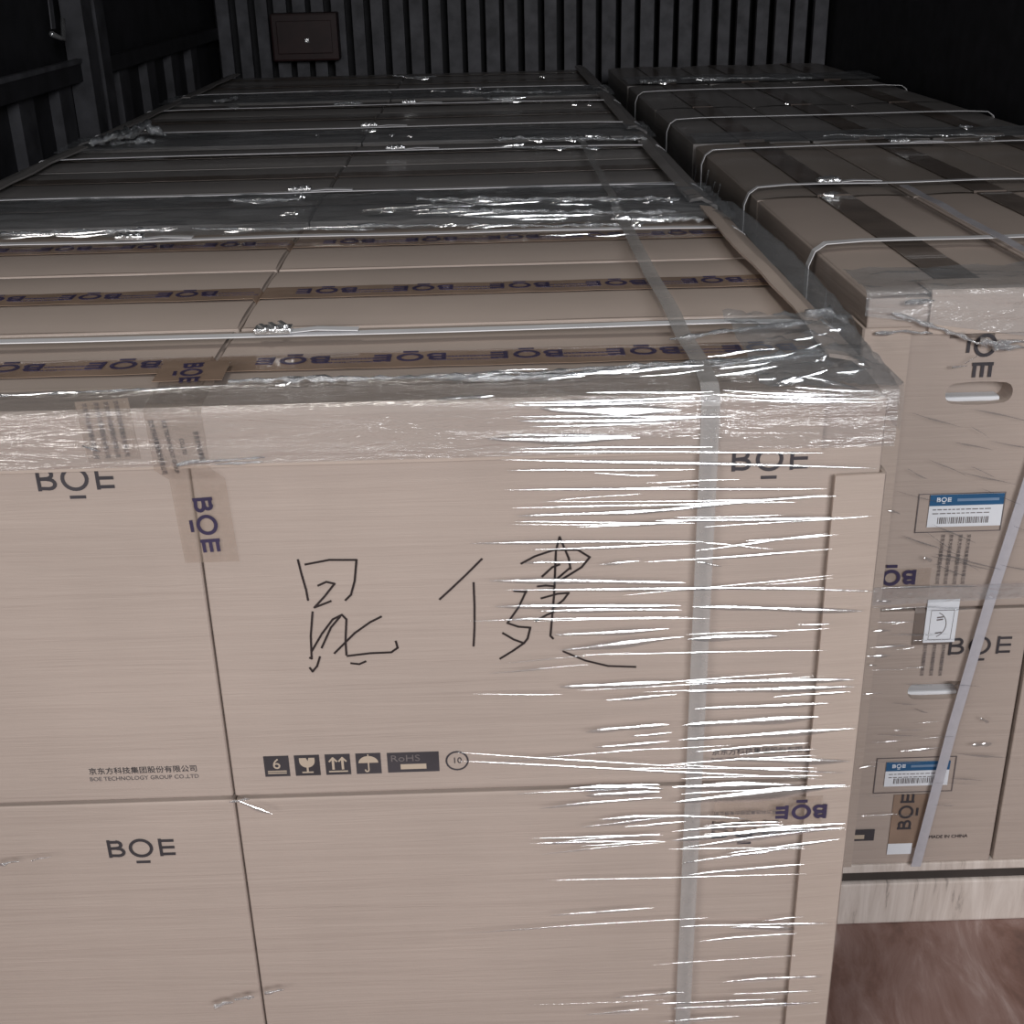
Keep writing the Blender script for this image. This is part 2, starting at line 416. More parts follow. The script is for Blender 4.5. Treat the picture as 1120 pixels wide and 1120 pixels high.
def tape_part(L, T, H, m, prints, ink, parent):
    """Sealing tape along the flap joint, folded down both ends."""
    mb = MB(); hw = 0.03
    path = [(-L/2 - 0.0012, H - 0.06), (-L/2 - 0.0012, H - 0.006), (-L/2 + 0.004, H + 0.0008)]
    n = 14
    path += [(-L/2 + 0.004 + (L - 0.008) * k / n, H + 0.0008 - (0.0 if k % 2 else 0.0006)) for k in range(1, n)]
    path += [(L/2 - 0.004, H + 0.0008), (L/2 + 0.0012, H - 0.006), (L/2 + 0.0012, H - 0.06)]
    nr = []
    for i in range(len(path)):
        a = path[max(i-1, 0)]; c = path[min(i+1, len(path)-1)]; d = Vector((c[0]-a[0], 0, c[1]-a[1])).normalized()
        nr.append(Vector((-d.z, 0, d.x)))
    mb.ribbon([(p[0], 0, p[1]) for p in path], (0, 2 * hw, 0), nr, 0.0006, m)
    # ribbon sits proud of the flaps; shift up where they crown
    mb.v = [(x_, y_, z_ + (0.0012 if abs(x_) < L/2 - 0.002 else 0)) for x_, y_, z_ in mb.v]
    o = mb.build('tape', parent)
    if prints:
        pb = MB()
        for k in range(5):
            xx = -L/2 + 0.09 + k * 0.133
            T_ = frame((xx, 0.004, H + 0.0027), (-1, 0, 0), (0, -1, 0))
            logo(pb, 0.024, T_, ink, wd=0.2)
            for q in (-0.008, 0.004):
                T2 = frame((xx + 0.066, q, H + 0.0027), (-1, 0, 0), (0, -1, 0))
                if q > 0: put_text(pb, '京东方科技集团股份有限公司', 0.0042, T2, ink)
                else: put_text(pb, 'BOE TECHNOLOGY GROUP CO.,LTD', 0.0042, T2, ink)
        pb.build('tape_print', o)
    return o

LL, LT, LH = 0.7225, 0.316, 0.4775        # cartons of the left loads (long side faces the doors)
RL, RT, RH = 0.722, 0.285, 0.4695         # cartons of the right loads (narrow end faces the doors)

def symbols(parent, L, T, H):
    """Row of dark handling marks low on the long side."""
    mb = MB(); y = -T / 2 - 0.0006; zc = 0.0415
    x0 = -L/2 + 0.053
    def at(x_): return frame((x_, y, zc), (1, 0, 0), (0, 0, 1))
    def sq(x_, w_=0.029, h_=0.0285): mb.box((-w_/2, -h_/2, -0.0001), (w_/2, h_/2, 0.0001), INK, at(x_)); return at(x_)
    K = ICONK
    def st(T_, pts, wd): stroke(mb, pts, wd, K, T_, 0.0002, 0.0002)
    xs = [x0 + i * 0.0355 for i in range(4)]
    T_ = sq(xs[0]); put_text(mb, '6', 0.020, T_ @ Matrix.Translation((0, 0.0028, 0.0004)), K)
    for q in (-0.0068, -0.0095): st(T_, [(-0.0105, q), (0.0105, q)], 0.0014)
    T_ = sq(xs[1])
    mb.add([Vector((p[0], p[1], 0.0003)) for p in [(-0.009, 0.0105), (-0.001, 0.0105), (0.001, 0.006), (0.002, 0.0105), (0.009, 0.0105)] + arc(0, 0.006, 0.009, 0.009, 0, -180, 10)], [tuple(range(15, -1, -1))], K, T_)
    st(T_, [(0, -0.002), (0, -0.009)], 0.0022); st(T_, [(-0.006, -0.0095), (0.006, -0.0095)], 0.0018)
    T_ = sq(xs[2])
    for q in (-0.0055, 0.0055):
        st(T_, [(q, -0.006), (q, 0.008)], 0.0028); st(T_, [(q - 0.0042, 0.0045), (q, 0.0095), (q + 0.0042, 0.0045)], 0.002)
    st(T_, [(-0.0105, -0.0095), (0.0105, -0.0095)], 0.0018)
    T_ = sq(xs[3])
    mb.add([Vector((p[0], p[1], 0.0003)) for p in arc(0, 0.001, 0.0115, 0.0095, 0, 180, 14)], [tuple(range(14, -1, -1))], K, T_)
    st(T_, [(0, 0.001), (0, -0.008)] + arc(-0.002, -0.0085, 0.002, 0.0025, 0, -180, 6), 0.0016); st(T_, [(0, 0.0105), (0, 0.0125)], 0.0014)
    T_ = sq(xs[3] + 0.052, 0.060, 0.0275)
    put_text(mb, 'RoHS', 0.0125, T_ @ Matrix.Translation((-0.009, 0.0055, 0.0004)), INKF, 1.2)
    mb.box((-0.015, -0.0095, 0.0001), (0.015, -0.0025, 0.0003), ICONK, T_)
    T_ = at(xs[3] + 0.103); stroke(mb, arc(0, 0, 0.0125, 0.0125, 0, 360, 24), 0.0019, INK, T_)
    put_text(mb, '10', 0.0115, T_, INK)
    return mb.build('handling_symbols', parent)

def make_left_carton():
    root = empty('carton', (0, 0, 0))
    carton_body(LL, LT, LH, KRAFT).build('body', root)
    tape_part(LL, LT, LH, TAPE, True, PURPLE, root)
    y = -LT/2 - 0.0006
    pb = MB(); logo(pb, 0.0235, FRONT(LL/2 - 0.118, y, LH - 0.069), INK, wd=0.16); pb.build('printed_logo', root)
    pb = MB(); put_text(pb, '京东方科技集团股份有限公司', 0.0097, FRONT(LL/2 - 0.1, y, 0.0415), INK)
    put_text(pb, 'BOE TECHNOLOGY GROUP CO.,LTD', 0.0076, FRONT(LL/2 - 0.1, y, 0.031), INKF); pb.build('company_text', root)
    symbols(root, LL, LT, LH)
    return root
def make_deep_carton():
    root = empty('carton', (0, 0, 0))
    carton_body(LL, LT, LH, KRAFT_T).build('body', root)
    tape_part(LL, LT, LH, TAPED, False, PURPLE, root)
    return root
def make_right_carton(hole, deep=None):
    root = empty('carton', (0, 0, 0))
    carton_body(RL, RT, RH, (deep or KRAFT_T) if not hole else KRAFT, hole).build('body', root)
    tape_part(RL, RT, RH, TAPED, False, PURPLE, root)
    if hole:
        b = MB(); b.bevbox((-RL/2 + 0.012, -0.055, hole - 0.0163), (-RL/2 + 0.034, 0.024, hole - 0.009), 0.003, FOAM)
        tag(b.build('foam_pad', root), 'white foam seen inside the hand hole')
    return root

X_L = (-0.6825, 0.042)                    # column centres on the left
loads = [1.20, 2.225, 3.27, 4.33]
ordinal = ['front', 'second', 'third', 'last']
side = ['left', 'right']; rowname = ['front', 'middle', 'rear']
left_proto = make_left_carton(); deep_proto = make_deep_carton()
first_left = True; first_deep = True
named = {}
for li, y0 in enumerate(loads):
    for tier in (0, 1):
        for r in range(3):
            for c in range(2):
                if li == 0:
                    if first_left: o = left_proto; first_left = False
                    else: o = copy_tree(left_proto, None, () if r == 0 else ('printed_logo', 'company_text', 'handling_symbols'))
                    grp = 'cartons of the front left pallet load'
                    if r == 0 and tier == 1:
                        lab = ['large upper kraft carton left of the seam, with cropped logo and company text', 'large kraft carton with two hand-drawn characters and a row of dark handling symbols'][c]
                    elif r == 0:
                        lab = ['kraft carton in the lower tier at bottom left, with printed logo near its top edge', 'kraft carton in the lower tier under the hand-marked one, largely bare front'][c]
                    elif tier == 1:
                        lab = 'kraft carton top with printed tape, %s column, %s of the front left load' % (side[c], ['', 'middle row', 'rear row'][r])
                    else: lab = 'kraft carton hidden in the lower tier behind the front cartons of the left load'
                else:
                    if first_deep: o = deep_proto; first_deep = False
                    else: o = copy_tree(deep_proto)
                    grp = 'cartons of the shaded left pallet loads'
                    if tier: lab = 'film-and-shade-toned kraft carton in the %s row, %s column, on top of the %s left load' % (rowname[r], side[c], ordinal[li])
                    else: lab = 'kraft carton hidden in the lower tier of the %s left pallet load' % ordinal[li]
                jx = random.uniform(-0.0015, 0.0015) if (li or r) else 0
                o.location = (X_L[c] + jx, y0 + 0.158 + r * 0.3255, 0.109 + tier * 0.478 + (0.0006 * tier))
                if li and tier: o.rotation_euler[2] = random.uniform(-0.004, 0.004)
                tag(o, lab, 'carton', grp)
                named[(li, tier, r, c)] = o

# handwriting on the upper right carton of the front load
YFRONT = 1.2
hand = [
 [(326,612),(330,628),(335,645),(337,656)], [(334,617),(360,612),(390,612)], [(390,612),(388,635),(384,650),(378,656)],
 [(348,640),(357,636),(366,638),(355,652),(344,664),(352,661),(362,657)],
 [(342,669),(340,695),(341,720),(339,719)], [(341,712),(352,693),(364,677),(374,672),(379,677),(378,700),(379,716)],
 [(372,674),(362,686),(352,708)], [(366,714),(388,692),(405,680),(417,674)], [(350,718),(347,728),(342,734),(339,730)],
 [(380,717),(405,714),(428,713),(435,708),(433,701)], [(384,725),(393,726),(400,723)],
 [(527,611),(510,628),(492,645),(481,655)], [(518,637),(519,662),(519,685),(518,706)],
 [(612,587),(608,602),(606,650),(602,695),(605,698)], [(612,587),(622,610),(624,622)],
 [(570,616),(585,608),(606,601),(632,601),(645,609),(636,620),(615,633)], [(593,630),(604,620),(612,617)], [(610,632),(623,621)],
 [(588,641),(597,640),(607,641)], [(590,645),(606,644)],[(592,654),(610,649),(622,648),(616,656),(606,664)], [(586,679),(598,672),(606,669)],
 [(576,645),(567,664),(555,681),(567,685),(580,686),(577,698),(573,703),(562,699),(550,692)], [(573,703),(560,712),(547,720)],
 [(562,646),(576,647)], [(616,712),(640,722),(665,728),(695,729)],
]
root = named[(0, 1, 0, 1)]
O = Vector(root.location)
for first in (True, False):
    mb = MB()
    for s in hand:
        if (min(q[0] for q in s) < 445) != first: continue
        pts = [on_y(u, v, YFRONT) - O for u, v in s]
        pp = []
        for a, c in zip(pts[:-1], pts[1:]): pp += [a, a.lerp(c, 0.5)]
        pp.append(pts[-1])
        stroke(mb, [(p.x, p.z) for p in pp], 0.0023, MARKER, frame((0, -LT/2 - 0.0008, 0), (1, 0, 0), (0, 0, 1)))
    tag(mb.build('handwritten_character', root), 'left character in black marker' if first else 'right character in black marker')

# right loads: narrow ends to the doors
X_R = (0.6375, 0.9285, 1.2195)
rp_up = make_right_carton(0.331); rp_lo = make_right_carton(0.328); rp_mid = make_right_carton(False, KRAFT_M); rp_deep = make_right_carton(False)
f_up = f_lo = f_deep = f_mid = True
rstart = [1.59, 3.085, 4.58]; rdepth = [2, 2, 1]
cname = ['aisle', 'middle', 'wall']
for li, y0 in enumerate(rstart):
    for tier in (0, 1):
        for r in range(rdepth[li]):
            for c in range(3):
                front = li == 0 and r == 0
                if front and tier:
                    if f_up: o = rp_up; f_up = False
                    else: o = copy_tree(rp_up)
                elif front:
                    if f_lo: o = rp_lo; f_lo = False
                    else: o = copy_tree(rp_lo)
                elif li == 0:
                    if f_mid: o = rp_mid; f_mid = False
                    else: o = copy_tree(rp_mid)
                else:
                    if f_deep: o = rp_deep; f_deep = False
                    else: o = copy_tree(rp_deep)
                o.rotation_euler = (0, 0, math.pi / 2)
                o.location = (X_R[c], y0 + 0.361 + r * 0.729, 0.125 + tier * 0.4702)
                if front:
                    lab = [['narrow lower kraft carton end on the right load with blue-headed label and white slip', 'lower kraft carton at the right frame edge, past the dark gap on the right load', 'kraft carton out by the right truck wall, lower tier of the right load'],
                           ['kraft carton end with hand hole and blue label, topmost on the right load', 'kraft carton on top of the right load, next one in from the hand-hole carton', 'kraft carton on top of the right load, along the right truck wall at the front']][tier][c]
                elif tier: lab = 'dim kraft carton on the %s right load, %s row, %s column' % (['front', 'second', 'last'][li], ['front', 'rear'][r], cname[c])
                else: lab = 'kraft carton hidden in the lower tier of the %s right pallet load' % ['front', 'second', 'last'][li]
                tag(o, lab, 'carton', 'cartons of the front right pallet load' if li == 0 else 'cartons of the shaded right pallet loads')
                named[('R', li, tier, r, c)] = o

YR = 1.589
def part_on_end(root, name, mb, label=None):
    """mesh given in world space becomes a part of a carton"""
    T = Matrix.Translation(root.location) @ root.rotation_euler.to_matrix().to_4x4()
    inv = T.inverted(); mb.v = [tuple(inv @ Vector(p)) for p in mb.v]
    o = mb.build(name, root)
    if label: o['label'] = label
    return o
up = named[('R', 0, 1, 0, 0)]; lo = named[('R', 0, 0, 0, 0)]; up2 = named[('R', 0, 1, 0, 1)]; lo2 = named[('R', 0, 0, 0, 1)]
def EF(u, v, d=0.0008): p = on_y(u, v, YR - d); return frame(p, (1, 0, 0), (0, 0, 1))
def shipping_label(mb, u, v, w_, h_):
    T = EF(u, v, 0.0012); mb.box((-w_/2, -h_/2, 0), (w_/2, h_/2, 0.0004), WHITE, T)
    mb.box((-w_/2, h_/2 - 0.017, 0.0004), (w_/2, h_/2, 0.0006), BLUE, T)
    logo(mb, 0.006, T @ Matrix.Translation((-w_/2 + 0.020, h_/2 - 0.0075, 0.0006)), WHITE, wd=0.2)
    stroke(mb, [(-w_/2 + 0.04, h_/2 - 0.0085), (w_/2 - 0.008, h_/2 - 0.0085)], 0.004, plain('pale_blue_print', (0.2, 0.3, 0.45)), T, 0.0006, 0.0002)
    for q, m_ in ((-0.023, INKF), (-0.029, INKF)):
        x_ = -w_/2 + 0.006
        while x_ < w_/2 - 0.022:
            l = random.uniform(0.003, 0.008); stroke(mb, [(x_, h_/2 + q), (x_ + l, h_/2 + q)], 0.0013, m_, T, 0.0004, 0.0002); x_ += l + 0.0025
    x_ = -w_/2 + 0.014
    while x_ < w_/2 - 0.02:
        l = random.choice((0.0007, 0.0012, 0.0018)); mb.box((x_, -h_/2 + 0.005, 0.0004), (x_ + l, -h_/2 + 0.015, 0.0006), INKF, T); x_ += l + random.choice((0.0008, 0.0014))
def pouch(mb, u0, v0, u1, v1):
    T = EF((u0 + u1) / 2, (v0 + v1) / 2, 0.0009)
    a = on_y(u0, v0, YR); c = on_y(u1, v1, YR); w_ = abs(c.x - a.x) / 2; h_ = abs(c.z - a.z) / 2
    stroke(mb, [(-w_, -h_), (w_, -h_), (w_, h_), (-w_, h_), (-w_, -h_)], 0.0014, INKF, T)
b = MB(); shipping_label(b, 1056, 558, 0.105, 0.05); part_on_end(up, 'shipping_label', b, 'white label with dark blue header and barcode')
b = MB(); pouch(b, 1006, 541, 1094, 580); part_on_end(up, 'pouch_outline', b)
b = MB(); logo(b, 0.026, frame(on_y(1078, 378, YR - 0.0012), (0, 0, -1), (1, 0, 0)), INK, wd=0.18); part_on_end(up, 'printed_logo', b)
b = MB()
for u in (1028, 1037, 1047, 1056):
    T = frame(on_y(u, 612, YR - 0.0012), (0, 0, -1), (1, 0, 0)); put_text(b, '京东方科技集团股份有限公司', 0.0062, T, INKF)
part_on_end(up, 'tape_print', b)
b = MB(); shipping_label(b, 1003, 846, 0.100, 0.046); part_on_end(lo, 'shipping_label', b, 'white label with dark blue header and barcode')
b = MB(); pouch(b, 960, 830, 1041, 865); part_on_end(lo, 'pouch_outline', b)
b = MB(); T = EF(993, 897, 0.0009); b.box((-0.027, -0.055, 0), (0.027, 0.050, 0.0004), TAPE, T); tp = part_on_end(lo, 'tape_end', b)
b = MB(); logo(b, 0.02, frame(on_y(991, 888, YR - 0.0022), (0, 0, 1), (-1, 0, 0)), INK, wd=0.18); part_on_end(lo, 'printed_logo', b)
b = MB(); T = EF(942, 913, 0.001); b.box((-0.022, -0.012, 0), (0.021, 0.010, 0.0004), INK, T); b.box((-0.018, -0.008, 0.0004), (0.005, 0.0, 0.0006), ICONK, T); part_on_end(lo, 'handling_symbols', b)
b = MB(); T = EF(984, 928, 0.0014); b.box((-0.020, -0.011, 0), (0.019, 0.010, 0.0006), WHITE, T); part_on_end(lo, 'white_slip', b, 'small white paper slip')
b = MB(); put_text(b, 'MADE IN CHINA', 0.0085, EF(1037, 915, 0.001), INK); part_on_end(lo, 'origin_text', b)
b = MB(); logo(b, 0.0275, EF(1072, 706, 0.001), INK, wd=0.14); part_on_end(lo, 'printed_logo', b)
b = MB()
for u in (1010, 1020, 1030): put_text(b, '京东方科技集团股份有限公司', 0.006, frame(on_y(u, 722, YR - 0.0012), (0, 0, -1), (1, 0, 0)), INKF, 0.7)
part_on_end(lo, 'tape_print', b)
# tier tape with upside-down logo across the joint of the two narrow ends
b = MB(); T = EF(972, 640, 0.0016); b.box((-0.055, -0.022, 0), (0.06, 0.026, 0.0004), TAPEC, T)
t = b.build('packing_tape'); tag(t, 'clear tape with upside-down violet logo on the joint of the right narrow cartons', 'tape')
b = MB(); logo(b, 0.021, frame(on_y(974, 632, YR - 0.0026), (-1, 0, 0), (0, 0, -1)), PURPLE, wd=0.24); b.build('tape_print', t)
# small white card
t = empty('white_card', (0, 0, 0), 0, 'small white card with a curved doodle taped between the right carton ends', 'card')
T = EF(1029, 679, 0.0022)
b = MB(); b.box((-0.023, -0.036, 0), (0.024, 0.036, 0.0008), WHITE, T); b.build('sheet', t)
b = MB(); stroke(b, [(-0.016, -0.031), (0.017, -0.031), (0.018, 0.018), (-0.016, 0.018), (-0.016, -0.031)], 0.0006, INKF, T, 0.0008)
stroke(b, arc(-0.010, -0.006, 0.018, 0.021, 70, -70, 12), 0.0012, INKF, T, 0.0008)
for q in (0.006, 0.002, -0.02): stroke(b, [(-0.006, q), (0.002, q + 0.001)], 0.0022, INKF, T, 0.0008)
b.build('drawing', t)

# ------------------------------------------------------------------ pallets
def pallet(loc, sx, sy, h, label):
    t = empty('pallet', loc, 0, label, 'pallet', 'wooden pallets under the loads')
    n = 7; dk = 0.016; bh = h - dk - 0.024
    for k in range(n):
        wd = sy / n; MBx = MB(); MBx.bevbox((-sx/2, -sy/2 + k * wd + 0.004, h - dk), (sx/2, -sy/2 + (k + 1) * wd - 0.004, h), 0.002, PINE); MBx.build('deck_board', t)
    for k in range(3):
        y = -sy/2 + 0.01 + k * (sy - 0.06) / 2
        MBx = MB(); MBx.bevbox((-sx/2 + 0.006, y - 0.004, 0.0), (sx/2 - 0.006, y + 0.036, bh), 0.004, PINE); MBx.build('bearer', t)
        MBx = MB(); MBx.box((-sx/2 + 0.03, y + 0.004, bh), (sx/2 - 0.03, y + 0.032, h - dk), DARK); MBx.build('slot_shade_strip', t)  # dark strip added so the slot under the deck reads as shade
    return t
for li, y0 in enumerate(loads): pallet((-0.32, y0 + 0.484, 0), 1.455, 0.98, 0.109, 'wooden pallet under the %s left load' % ordinal[li])
for li, y0 in enumerate(rstart):
    d_ = 0.729 * rdepth[li]
    pallet((0.9285, y0 + d_ / 2 - 0.006, 0), 0.885, d_ + 0.0, 0.125, ['pale pine pallet under the front right load, above the brown floor', 'wooden pallet under the second right load', 'wooden pallet under the last right load'][li])

# ------------------------------------------------------------------ cardboard edge protectors
def angle_board(name, label, prof, path_axis, a0, a1, m=BOARD, wav=0.0):
    """Folded board: 2-D profile (closed polygon) swept straight from a0 to a1 along an axis, with a little wave."""
    mb = MB(); n = 14; k = len(prof); vs_ = []; fs = []
    for i in range(n + 1):
        s = a0 + (a1 - a0) * i / n
        for q, (p, r) in enumerate(prof):
            dw = wav * noise.noise((s * 5.0, q * 0.13, a0)) if r > zt + 0.0065 or path_axis == 'x' else 0.0
            if path_axis == 'x': vs_.append((s, p, r + dw * 0.3))
            elif path_axis == 'y': vs_.append((p + dw, s, r + abs(dw) * 0.6))
            else: vs_.append((p, r, s))
    for i in range(n):
        for q in range(k): fs.append((i*k+q, i*k+(q+1)%k, (i+1)*k+(q+1)%k, (i+1)*k+q))
    fs.append(tuple(range(k))[::-1]); fs.append(tuple(n*k + q for q in range(k)))
    mb.add(vs_, fs, m)
    bm = bmesh.new(); me = bpy.data.meshes.new('t'); me.from_pydata(mb.v, [], mb.f); bm.from_mesh(me); bmesh.ops.recalc_face_normals(bm, faces=bm.faces)
    m2 = MB(); m2.bm(bm, m); o = m2.build(name); tag(o, label, 'edge protector', 'cardboard edge protectors'); return o
zt = TOP + 0.003
# across the top front edge of the front left load
angle_board('edge_protector', 'long cardboard edge protector along the top front edge of the front left load',
    [(1.268, zt), (1.268, zt + 0.0035), (1.197, zt + 0.004), (1.1925, zt + 0.001), (1.1915, zt - 0.006), (1.1915, zt - 0.061), (1.1965, zt - 0.061), (1.1965, zt - 0.006), (1.199, zt)], 'x', -1.05, 0.336, wav=0.004)
# upright at the right front corner
angle_board('edge_protector', 'upright cardboard corner protector at the right front corner of the left load',
    [(0.352, 1.1865), (0.352, 1.1905), (0.4035, 1.1935), (0.4035, 1.27), (0.4075, 1.27), (0.4075, 1.194), (0.405, 1.190)], 'z', 0.11, zt - 0.088)
def side_board(y0, y1, x_in, x_out, label, lift=0.012, m=BOARD):
    s = 1 if x_out > x_in else -1
    pr = [(x_in, zt + lift), (x_in, zt + lift + 0.004), (x_in + s*0.02, zt + 0.013), (x_out - s*0.012, zt + 0.006), (x_out, zt - 0.002), (x_out + s*0.002, zt - 0.07), (x_out - s*0.002, zt - 0.07), (x_out - s*0.004, zt - 0.006), (x_out - s*0.014, zt + 0.001), (x_in + s*0.02, zt + 0.008)]
    if s < 0: pr = pr[::-1]
    return angle_board('edge_protector', label, pr, 'y', y0, y1, m, 0.008)
side_board(1.275, 2.16, 0.362, 0.4085, 'bowed cardboard edge protector along the right top edge of the front left load')
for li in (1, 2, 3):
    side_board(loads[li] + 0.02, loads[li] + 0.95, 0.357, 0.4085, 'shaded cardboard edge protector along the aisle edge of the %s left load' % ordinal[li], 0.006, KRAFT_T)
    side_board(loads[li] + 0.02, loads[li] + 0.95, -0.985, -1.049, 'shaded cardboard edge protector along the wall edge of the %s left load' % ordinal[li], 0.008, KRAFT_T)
side_board(1.275, 2.16, -0.99, -1.049, 'cardboard edge protector along the wall edge of the front left load')
# right load
angle_board('edge_protector', 'cardboard edge protector along the top front edge of the right load',
    [(1.645, zt), (1.645, zt + 0.0035), (1.586, zt + 0.004), (1.5815, zt), (1.581, zt - 0.055), (1.585, zt - 0.055), (1.585, zt - 0.004), (1.588, zt)], 'x', 0.575, 1.36)
angle_board('edge_protector', 'upright cardboard corner protector at the aisle corner of the right load',
    [(0.553, 1.5825), (0.553, 1.5865), (0.4925, 1.5865), (0.4925, 1.65), (0.4885, 1.65), (0.4885, 1.586), (0.491, 1.5825)], 'z', 0.127, zt - 0.045)

# ------------------------------------------------------------------ straps
def strap_cross(y, x0, x1, label, buckle_x=None, slack=0.0, wd=0.014, m=STRAP):
    t = empty('packing_strap', (0, 0, 0), 0, label, 'strap', 'plastic straps around the loads')
    z = zt + 0.011
    pts = [(x0 - 0.002, y, z - 0.55), (x0 - 0.002, y, z - 0.035), (x0 + 0.006, y, z - 0.014), (x0 + 0.022, y, z - 0.003)]
    nn = 16
    for k in range(1, nn):
        s = 0.03 + 0.94 * k / nn; pts.append((x0 + (x1 - x0) * s, y + slack * math.sin(s * 3.1) + 0.002 * noise.noise((s * 6, y, 0)), z + 0.004 * noise.noise((s * 5, y * 3, 2)) * 0.5))
    pts += [(x1 - 0.022, y, z - 0.003), (x1 - 0.006, y, z - 0.014), (x1 + 0.002, y, z - 0.035), (x1 + 0.002, y, z - 0.55)]
    nr = []
    for i in range(len(pts)):
        d = (Vector(pts[min(i+1, len(pts)-1)]) - Vector(pts[max(i-1, 0)])).normalized(); nr.append(Vector((-d.z, 0, d.x)).normalized())
    b = MB(); b.ribbon(pts, (0, wd, 0), nr, 0.0012, m); b.build('band', t)
    if buckle_x is not None:
        b = MB(); b.bevbox((-0.022, -0.011, 0), (0.022, 0.011, 0.007), 0.002, SEAL, Matrix.Translation((buckle_x, y, z + 0.003)))
        for q in (-0.012, 0.0, 0.012): b.bevbox((q - 0.003, -0.012, 0.004), (q + 0.003, 0.012, 0.010), 0.0015, SEAL, Matrix.Translation((buckle_x, y, z + 0.003)) @ Matrix.Rotation(0.5, 4, 'Z'))
        b.build('seal', t)
        b = MB(); b.ribbon([(buckle_x + 0.015, y + 0.003, z + 0.002), (buckle_x + 0.05, y + 0.005, z + 0.0045), (buckle_x + 0.10, y + 0.003, z + 0.003)], (0, 0.016, 0), (0, 0, 1), 0.001, m); b.build('loose_end', t)
    return t
strap_cross(1.432, -1.055, 0.415, 'white strap nearest the camera across the front left load, with crimped seal', on_z(298, 381, zt).x, wd=0.016)
strap_cross(2.005, -1.055, 0.415, 'white strap across the rear of the front left load, in front of the film ridge', on_z(150, 266, zt).x, wd=0.016)
for y, lab, bx in ((2.425, 'dull strap across the front of the second left load', on_z(332, 213, zt).x), (2.97, 'dull strap across the rear of the second left load', on_z(434, 168, zt).x),
                   (3.42, 'faint strap across the front of the third left load', on_z(405, 143, zt).x), (3.98, 'faint strap across the rear of the third left load', on_z(448, 118, zt).x), (4.46, 'faint strap across the last left load', None)):
    strap_cross(y, -1.055, 0.415, lab, bx)
strap_cross(1.865, 0.483, 1.365, 'white strap across the front right load near its front corner', None, wd=0.018)
for y, lab, bx in ((2.37, 'thin strap across the front right load behind the white one', on_z(911, 211, zt).x), (2.87, 'strap with crimped seal across the rear of the front right load', on_z(988, 165, zt).x),
                   (3.45, 'faint strap across the front of the second right load', None), (4.2, 'faint strap across the rear of the second right load', None)):
    strap_cross(y, 0.483, 1.365, lab, bx)
def strap_long(x, y0, y1, label, m, xb=None, wd=0.019):
    """Strap along the truck, over the front edge and down the front face."""
    t = empty('packing_strap', (0, 0, 0), 0, label, 'strap', 'plastic straps around the loads')
    z = zt + 0.0135; yf = y0 - 0.014; xb = x if xb is None else xb
    pts = [(xb, yf, 0.13), ((x * 0.25 + xb * 0.75), yf, 0.40), ((x + xb) / 2, yf - 0.001, 0.62), (x, yf, z - 0.10), (x, yf, z - 0.02), (x, yf + 0.003, z - 0.008), (x, yf + 0.016, z - 0.001)]
    nn = 22
    for k in range(1, nn + 1):
        s = k / nn; pts.append((x + 0.003 * noise.noise((s * 7, 1, x)), yf + 0.016 + (y1 - yf) * s, z + 0.003 * noise.noise((s * 9, 4, x))))
    nr = []
    for i in range(len(pts)):
        d = (Vector(pts[min(i+1, len(pts)-1)]) - Vector(pts[max(i-1, 0)])).normalized(); nr.append(Vector((0, -d.z, d.y)).normalized())
    b = MB(); b.ribbon(pts, (wd, 0, 0), nr, 0.0012, m); b.build('band', t); return t
strap_long(0.218, 1.2, 2.15, 'grey translucent strap running front to back over the left load and down its face', STRAPG)
strap_long(0.222, 2.225, 3.15, 'dark strap running front to back over the second left load', STRAPG, None, 0.014)
strap_long(0.765, 1.59, 2.3, 'pale slanting strap down the face of the front right load', STRAPW, 0.655, 0.016)

# ------------------------------------------------------------------ tapes over the protectors
XS = -0.3205
t = empty('packing_tape', (0, 0, 0), 0, 'printed tape down over the seam between the two upper front cartons', 'tape')
b = MB()
b.ribbon([(XS - 0.01, 1.315, zt + 0.004), (XS - 0.008, 1.27, zt + 0.0055), (XS - 0.006, 1.20, zt + 0.006), (XS - 0.006, 1.1905, zt + 0.001), (XS - 0.004, 1.1905, zt - 0.061), (XS + 0.008, 1.1975, zt - 0.075), (XS + 0.012, 1.198, zt - 0.172)],
         [(0.058, 0, 0)] * 7, [(0, 0, 1), (0, 0, 1), (0, -0.5, 0.8), (0, -1, 0.1), (0, -1, 0), (0, -1, 0), (0, -1, 0)], 0.0005, TAPEC); b.build('band', t)
b = MB(); b.ribbon([(XS - 0.012, 1.345, zt + 0.0065), (XS - 0.009, 1.275, zt + 0.0066)], (0.075, 0, 0), (0, 0, 1), 0.0005, TAPE); b.build('brown_patch', t)
b = MB(); logo(b, 0.0185, frame((XS + 0.012, 1.1969, zt - 0.128), (0.05, 0, -1), (1, 0, 0)), PURPLE, wd=0.2)
logo(b, 0.020, frame((XS - 0.010, 1.302, zt + 0.0075), (0.12, -1, 0), (1, 0, 0)), PURPLE, wd=0.2)
for q, tx in ((-0.026, '京东方科技集团股份有限公司'), (-0.013, 'BOE TECHNOLOGY GROUP'), (0.0, 'CO.,LTD'), (0.016, '京东方科技集团')):
    put_text(b, tx, 0.0062, frame((XS + q, 1.1896, zt - 0.036), (0.12, 0, -1), (1, 0, 0)), INK, 0.75)
b.build('tape_print', t)
b = MB(); T = frame(on_y(118, 470, 1.1908), (0.06, 0, -1), (1, 0, 0)); b.box((-0.032, -0.027, 0), (0.034, 0.027, 0.0004), TAPEC, T)
t = b.build('packing_tape'); tag(t, 'faint brown tape patch on the top protector, left of the seam tape', 'tape')
b = MB()
for q in (-0.018, -0.006, 0.004, 0.014): put_text(b, '京东方科技集团股份有限公司', 0.0055, T @ Matrix.Translation((0, q, 0.0012)), INKF, 0.85)
b.build('tape_print', t)
